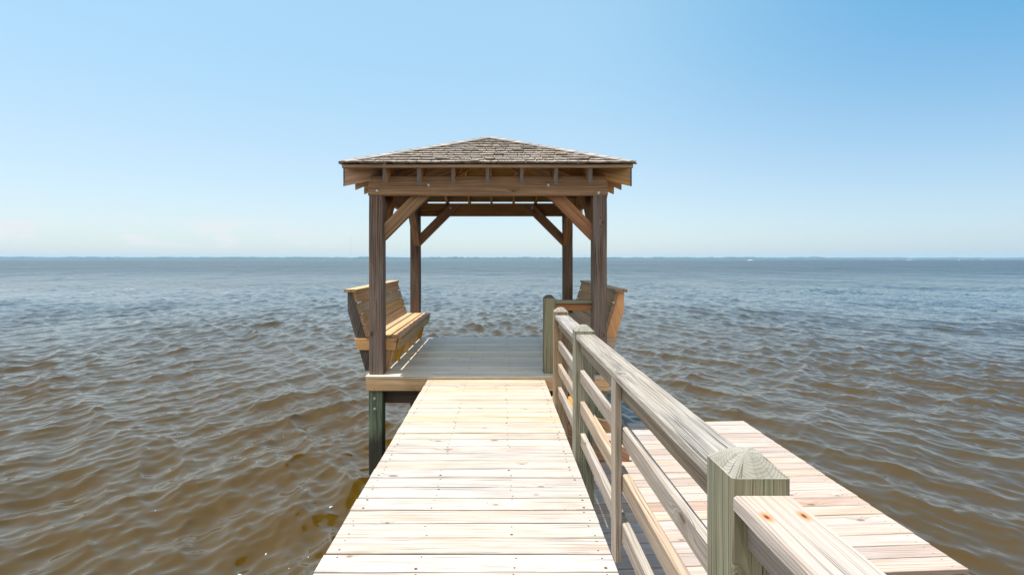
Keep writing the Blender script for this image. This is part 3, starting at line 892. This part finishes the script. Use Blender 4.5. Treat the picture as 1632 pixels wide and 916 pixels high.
for (px, py, wpx) in ((205, 461, 26), (122, 464.5, 10), (147, 466, 8), (112, 442.5, 10), (377, 479, 14), (345, 482, 10), (207, 514.5, 5), (220, 515, 5), (390, 455, 8), (362, 467, 12), (1186, 449, 5)):
    yv = F * (CZ - WZ) / (py - VY); x = (px - VX) * yv / F
    half = wpx / 2 * yv / F
    for _ in range(int(4 + wpx * .5)):
        fleck(x + random.gauss(0, half * .5), yv + random.gauss(0, .12), random.uniform(.15, .4) * .008 * yv / 5 + .008, random.uniform(1.5, 3))
tag(mb.build('foam', M['foam'], None, True), 'small white foam flecks drifting on the brown water', 'foam', kind='stuff')

# ------------------------------------------------------------------ far shore
YS = 6000.0
mb = MB()
nx = 900
xs = np.linspace(-10500, 10500, nx)
hn = np.zeros(nx)
for s, a in ((.0011, 1.2), (.0035, 1.2), (.011, .9), (.03, .7), (.09, .6)):
    hn += a * np.sin(xs * s * 2 * math.pi * 1.0 + rng.uniform(0, 6.28)) * rng.uniform(.7, 1.3)
hn += rng.uniform(-.9, .9, nx)
tap = np.interp(xs, [-10500, 0, 3600, 7200, 10500], [25, 23.5, 21, 17, 15.5])
hs = np.maximum(tap * 1.12 + hn * 2.2, 8)
prof = [(0, 0.0), (6, .62), (25, .95), (60, 1.0), (140, .9), (200, 0)]
verts = []; faces = []
for i in range(nx):
    bend = 60 * math.sin(xs[i] * .0013 + 1) + 30 * math.sin(xs[i] * .004)
    for j, (d, q) in enumerate(prof):
        hh = hs[i] * q * (1 + (rng.uniform(-.12, .12) if 0 < j < 5 else 0))
        verts.append((xs[i] + rng.uniform(-3, 3), YS + bend + d * 1.5 + 12, WZ + .4 + hh))
for i in range(nx - 1):
    for j in range(len(prof) - 1):
        a = i * len(prof) + j
        faces.append((a, a + len(prof), a + len(prof) + 1, a + 1))
me = bpy.data.meshes.new('far_woods'); me.from_pydata(verts, [], faces); me.materials.append(M['leaf']); me.update()
o = bpy.data.objects.new('far_woods', me); COL.objects.link(o)
tag(o, 'low hazy blue line of woods on the far shore along the horizon', 'woods', kind='stuff')
verts = []; faces = []
for i in range(nx):
    bend = 60 * math.sin(xs[i] * .0013 + 1) + 30 * math.sin(xs[i] * .004)
    for (d, z) in ((0, -.3), (8, .5), (400, 1.5), (2600, 2.0)):
        verts.append((xs[i], YS + bend + d, WZ + z))
for i in range(nx - 1):
    for j in range(3):
        a = i * 4 + j
        faces.append((a, a + 4, a + 5, a + 1))
me = bpy.data.meshes.new('far_shore_ground'); me.from_pydata(verts, [], faces); me.materials.append(M['sand']); me.update()
o = bpy.data.objects.new('far_shore_ground', me); COL.objects.link(o)
tag(o, 'low land of the far shore', 'land', kind='structure')

# radio mast
mx, my = (559 - VX) * 1100 / F, 1100.0
mast = empty('radio_mast', (mx, my, WZ), 'thin tall radio mast rising from the water beside the left gazebo post', 'mast')
mb = MB()
Hm = 54.0
legs = [(mx + .5 * math.cos(a), my + .5 * math.sin(a)) for a in (0.5, 2.6, 4.7)]
for (x, yv) in legs: mb.board((x, yv, WZ), (x, yv, WZ + Hm), .07, .07, up=(0, 1, 0), ch=.01)
for k in range(34):
    z = WZ + 1 + k * 1.5
    for i in range(3):
        a, b = legs[i], legs[(i + 1) % 3]
        mb.board((a[0], a[1], z), (b[0], b[1], z + 1.5), .03, .03, ch=.01)
mb.build('lattice', [M['mast'], M['mast']], mast)
mb = MB()
for a in (0.5, 2.6, 4.7):
    for q in (.5, .95):
        mb.board((mx, my, WZ + Hm * q), (mx + 30 * math.cos(a), my + 30 * math.sin(a), WZ - .5), .03, .03, ch=.005)
mb.build('guy_wires', [M['mast'], M['mast']], mast)

# ------------------------------------------------------------------ boats
def boat(px, dist, L, heading, label, wake):
    x = (px - VX) * dist / F
    root = empty('motorboat', (x, dist, WZ), label, 'boat', 'white motorboats far out near the horizon')
    c, s = math.cos(heading), math.sin(heading)
    def W(a, b, z): return Vector((x + a * c - b * s, dist + a * s + b * c, WZ + z))
    mb = MB()
    st_ = [(-.5, .15, .14, .85), (-.2, .16, .15, .9), (.15, .15, .12, 1.0), (.36, .09, .06, 1.15), (.5, .004, .003, 1.35)]
    rings = []
    for (a, wt, wb, zt) in st_:
        b0 = len(mb.v)
        for (b, z) in ((-wb, -.2), (-wt, zt), (wt, zt), (wb, -.2)): mb.v.append(W(a * L, b * L, z))
        rings.append(b0)
    for q in range(len(rings) - 1):
        for k in range(4):
            k2 = (k + 1) % 4
            mb.face((rings[q] + k, rings[q] + k2, rings[q + 1] + k2, rings[q + 1] + k), [(0, 0)] * 4)
    mb.face([rings[0] + k for k in (3, 2, 1, 0)], [(0, 0)] * 4); mb.face([rings[-1] + k for k in range(4)], [(0, 0)] * 4)
    mb.build('hull', M['white'], root)
    mb = MB()
    lo = [W(-.2 * L, -.1 * L, .9), W(-.2 * L, .1 * L, .9), W(.16 * L, .09 * L, 1.0), W(.16 * L, -.09 * L, 1.0)]
    hi_ = [W(-.18 * L, -.09 * L, 2.2), W(-.18 * L, .09 * L, 2.2), W(.02 * L, .075 * L, 2.1), W(.02 * L, -.075 * L, 2.1)]
    mb.quadslab(lo, hi_); mb.build('cabin', M['white'], root)
    mb = MB()
    lo = [W(.15 * L, -.08 * L, 1.12), W(.15 * L, .08 * L, 1.12), W(.035 * L, .07 * L, 2.0), W(.035 * L, -.07 * L, 2.0)]
    mb.quadslab(lo, [p + Vector((c * .06, s * .06, .04)) for p in lo]); mb.build('windscreen', M['tint_glass'], root)
    mb = MB()
    lo = [W(-.58 * L, -.03 * L, 0), W(-.58 * L, .03 * L, 0), W(-.505 * L, .03 * L, 0), W(-.505 * L, -.03 * L, 0)]
    mb.quadslab(lo, [p + Vector((0, 0, 1.4)) for p in lo]); mb.build('outboard_motor', M['motor'], root)
    if wake:
        mb = MB()
        pts = 9
        lo = []; 
        for k in range(pts):
            a = -.3 * L - k / (pts - 1) * wake; wv = (.18 + .02 * k) * L * (1 if k < pts - 1 else .6)
            h = 1.0 * (1 - k / pts) ** 1.5 + .12
            b0 = len(mb.v)
            for (b, z) in ((-wv, 0), (-wv * .6, h), (wv * .6, h), (wv, 0)): mb.v.append(W(a, b + random.uniform(-.2, .2), z + random.uniform(-.05, .1) * h))
            if k:
                for q in range(3): mb.face((b0 - 4 + q, b0 - 3 + q, b0 + 1 + q, b0 + q), [(0, 0)] * 4)
        mb.build('wake', M['wake'], root)
boat(1198, 1150, 8.5, .05, 'biggest white motorboat trailing a wake, nearest the gazebo of those on the horizon', 9)
boat(1421.5, 1500, 6, .6, 'tiny white motorboat just left of one with a long wake', 0)
boat(1447, 1300, 8.5, 3.1, 'white motorboat with a long wake between two tiny wakeless ones', 8)
boat(1528.5, 1300, 7, .9, 'small white motorboat without wake, second from the right picture edge', 0)
boat(1565, 1600, 8, 3.0, 'faint white motorboat with short wake, the rightmost on the horizon', 4)

# ------------------------------------------------------------------ air
HAZE = True
if HAZE:
    bm = bmesh.new(); bmesh.ops.create_cube(bm, size=1.0)
    me = bpy.data.meshes.new('haze'); bm.to_mesh(me); bm.free()
    o = bpy.data.objects.new('haze', me); COL.objects.link(o)
    o.scale = (28600, 9600, 60); o.location = (0, 4300, 30 - 4.6)
    hm = bpy.data.materials.new('haze_air'); hm.use_nodes = True
    nt = NT(hm.node_tree); out = nt.n('ShaderNodeOutputMaterial'); pv = nt.n('ShaderNodeVolumePrincipled')
    pv.inputs['Color'].default_value = (.52, .79, 1.0, 1); pv.inputs['Density'].default_value = .00008
    pv.inputs['Anisotropy'].default_value = 0.0
    nt.link(pv.outputs[0], out.inputs['Volume'])
    me.materials.append(hm)
    tag(o, 'thin blue summer haze over the water', 'haze', kind='stuff')

# ------------------------------------------------------------------ light
d = Vector((.269, .083, -1.0)).normalized()
sun = bpy.data.lights.new('sun', 'SUN'); sun.energy = 4.2; sun.angle = math.radians(.53); sun.color = (1.0, .965, .915)
so = bpy.data.objects.new('sun', sun); COL.objects.link(so)
so.rotation_euler = d.to_track_quat('-Z', 'Y').to_euler(); so.location = (-10, -5, 40)

w = bpy.data.worlds.new('World'); scene.world = w; w.use_nodes = True
nt = NT(w.node_tree)
out = nt.n('ShaderNodeOutputWorld'); bg = nt.n('ShaderNodeBackground'); nt.link(bg.outputs[0], out.inputs[0])
sky = nt.n('ShaderNodeTexSky', sky_type='NISHITA'); sky.sun_disc = False
sky.sun_elevation = math.asin(-d.z)
sky.sun_rotation = math.atan2(-d.x, -d.y)
sky.altitude = 0; sky.air_density = 1.0; sky.dust_density = 1.0; sky.ozone_density = 1.0
dirv = nt.n('ShaderNodeTexCoord').outputs['Generated']
ds = nt.n('ShaderNodeSeparateXYZ'); nt.link(dirv, ds.inputs[0])
hx = nt.math('DIVIDE', ds.outputs[0], nt.math('SQRT', nt.math('ADD', nt.math('POWER', ds.outputs[0], 2.0), nt.math('POWER', ds.outputs[1], 2.0))))
right = nt.ramp(hx, .08, .93)
tz = nt.ramp(ds.outputs[2], -.02, .42)
K = 1 / (.12 * 1.68)
g = lambda c: tuple(x * K for x in c)
hor = nt.mix(right, g((.68, .81, .87)), g((.44, .62, .78)))
up = nt.mix(right, g((.45, .785, 1.0)), g((.0, .37, .73)))
veil = nt.mix(tz, hor, up)
veil = nt.mix(nt.ramp(ds.outputs[2], .42, .85), veil, g((.24, .58, .95)))
# faint cumulus heads just above the far shore and a wisp of cirrus
cn = nt.noise(nt.vmath('MULTIPLY', dirv, (11.0, 11.0, 30.0)), 1.0, 6.0, .6)
band = nt.math('MULTIPLY', nt.ramp(ds.outputs[2], .016, .03), nt.math('SUBTRACT', 1.0, nt.ramp(ds.outputs[2], .045, .085)))
cl = nt.math('MULTIPLY', nt.ramp(cn, .47, .57), nt.math('MULTIPLY', band, nt.ramp(hx, -.25, -.5, 0.0, 1.0)))
ci = nt.noise(nt.vmath('MULTIPLY', dirv, (3.0, 3.0, 26.0)), 1.0, 4.0, .55, .6)
cim = nt.math('MULTIPLY', nt.ramp(ci, .56, .8), nt.math('MULTIPLY', nt.ramp(ds.outputs[2], .05, .12), nt.math('SUBTRACT', 1.0, nt.ramp(ds.outputs[2], .2, .32))))
cim = nt.math('MULTIPLY', cim, nt.ramp(hx, -.5, -.68))
tot = nt.math('ADD', nt.math('MULTIPLY', cl, .8), nt.math('MULTIPLY', cim, .18))
skyc = nt.mix(.65, sky.outputs[0], veil)
# added fill: unseen sky behind the viewer brightened for shaded deck and front faces
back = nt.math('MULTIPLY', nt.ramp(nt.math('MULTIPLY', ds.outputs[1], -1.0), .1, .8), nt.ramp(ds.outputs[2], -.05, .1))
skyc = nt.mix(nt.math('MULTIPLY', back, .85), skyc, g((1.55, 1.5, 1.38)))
skyc = nt.mix(tot, skyc, g((.86, .875, .905)))
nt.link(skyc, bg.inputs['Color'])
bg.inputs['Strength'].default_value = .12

# ------------------------------------------------------------------ camera
cam = bpy.data.cameras.new('camera'); co_ = bpy.data.objects.new('camera', cam); COL.objects.link(co_)
cam.sensor_fit = 'HORIZONTAL'; cam.sensor_width = 36.0; cam.lens = F / 1632 * 36.0
cam.shift_x = (816 - VX) / 1632; cam.shift_y = (VY - 458) / 1632
cam.clip_start = .05; cam.clip_end = 30000
co_.location = (0, 0, CZ); co_.rotation_euler = (math.radians(90), 0, 0)
scene.camera = co_

scene.view_settings.view_transform = 'Standard'
scene.view_settings.look = 'None'
scene.view_settings.exposure = 0.75
scene.view_settings.gamma = 1
scene.cycles.max_bounces = 8
scene.cycles.diffuse_bounces = 4
scene.cycles.volume_bounces = 0
scene.cycles.use_denoising = True
scene.cycles.use_adaptive_sampling = False
scene.cycles.sample_clamp_indirect = 4.0
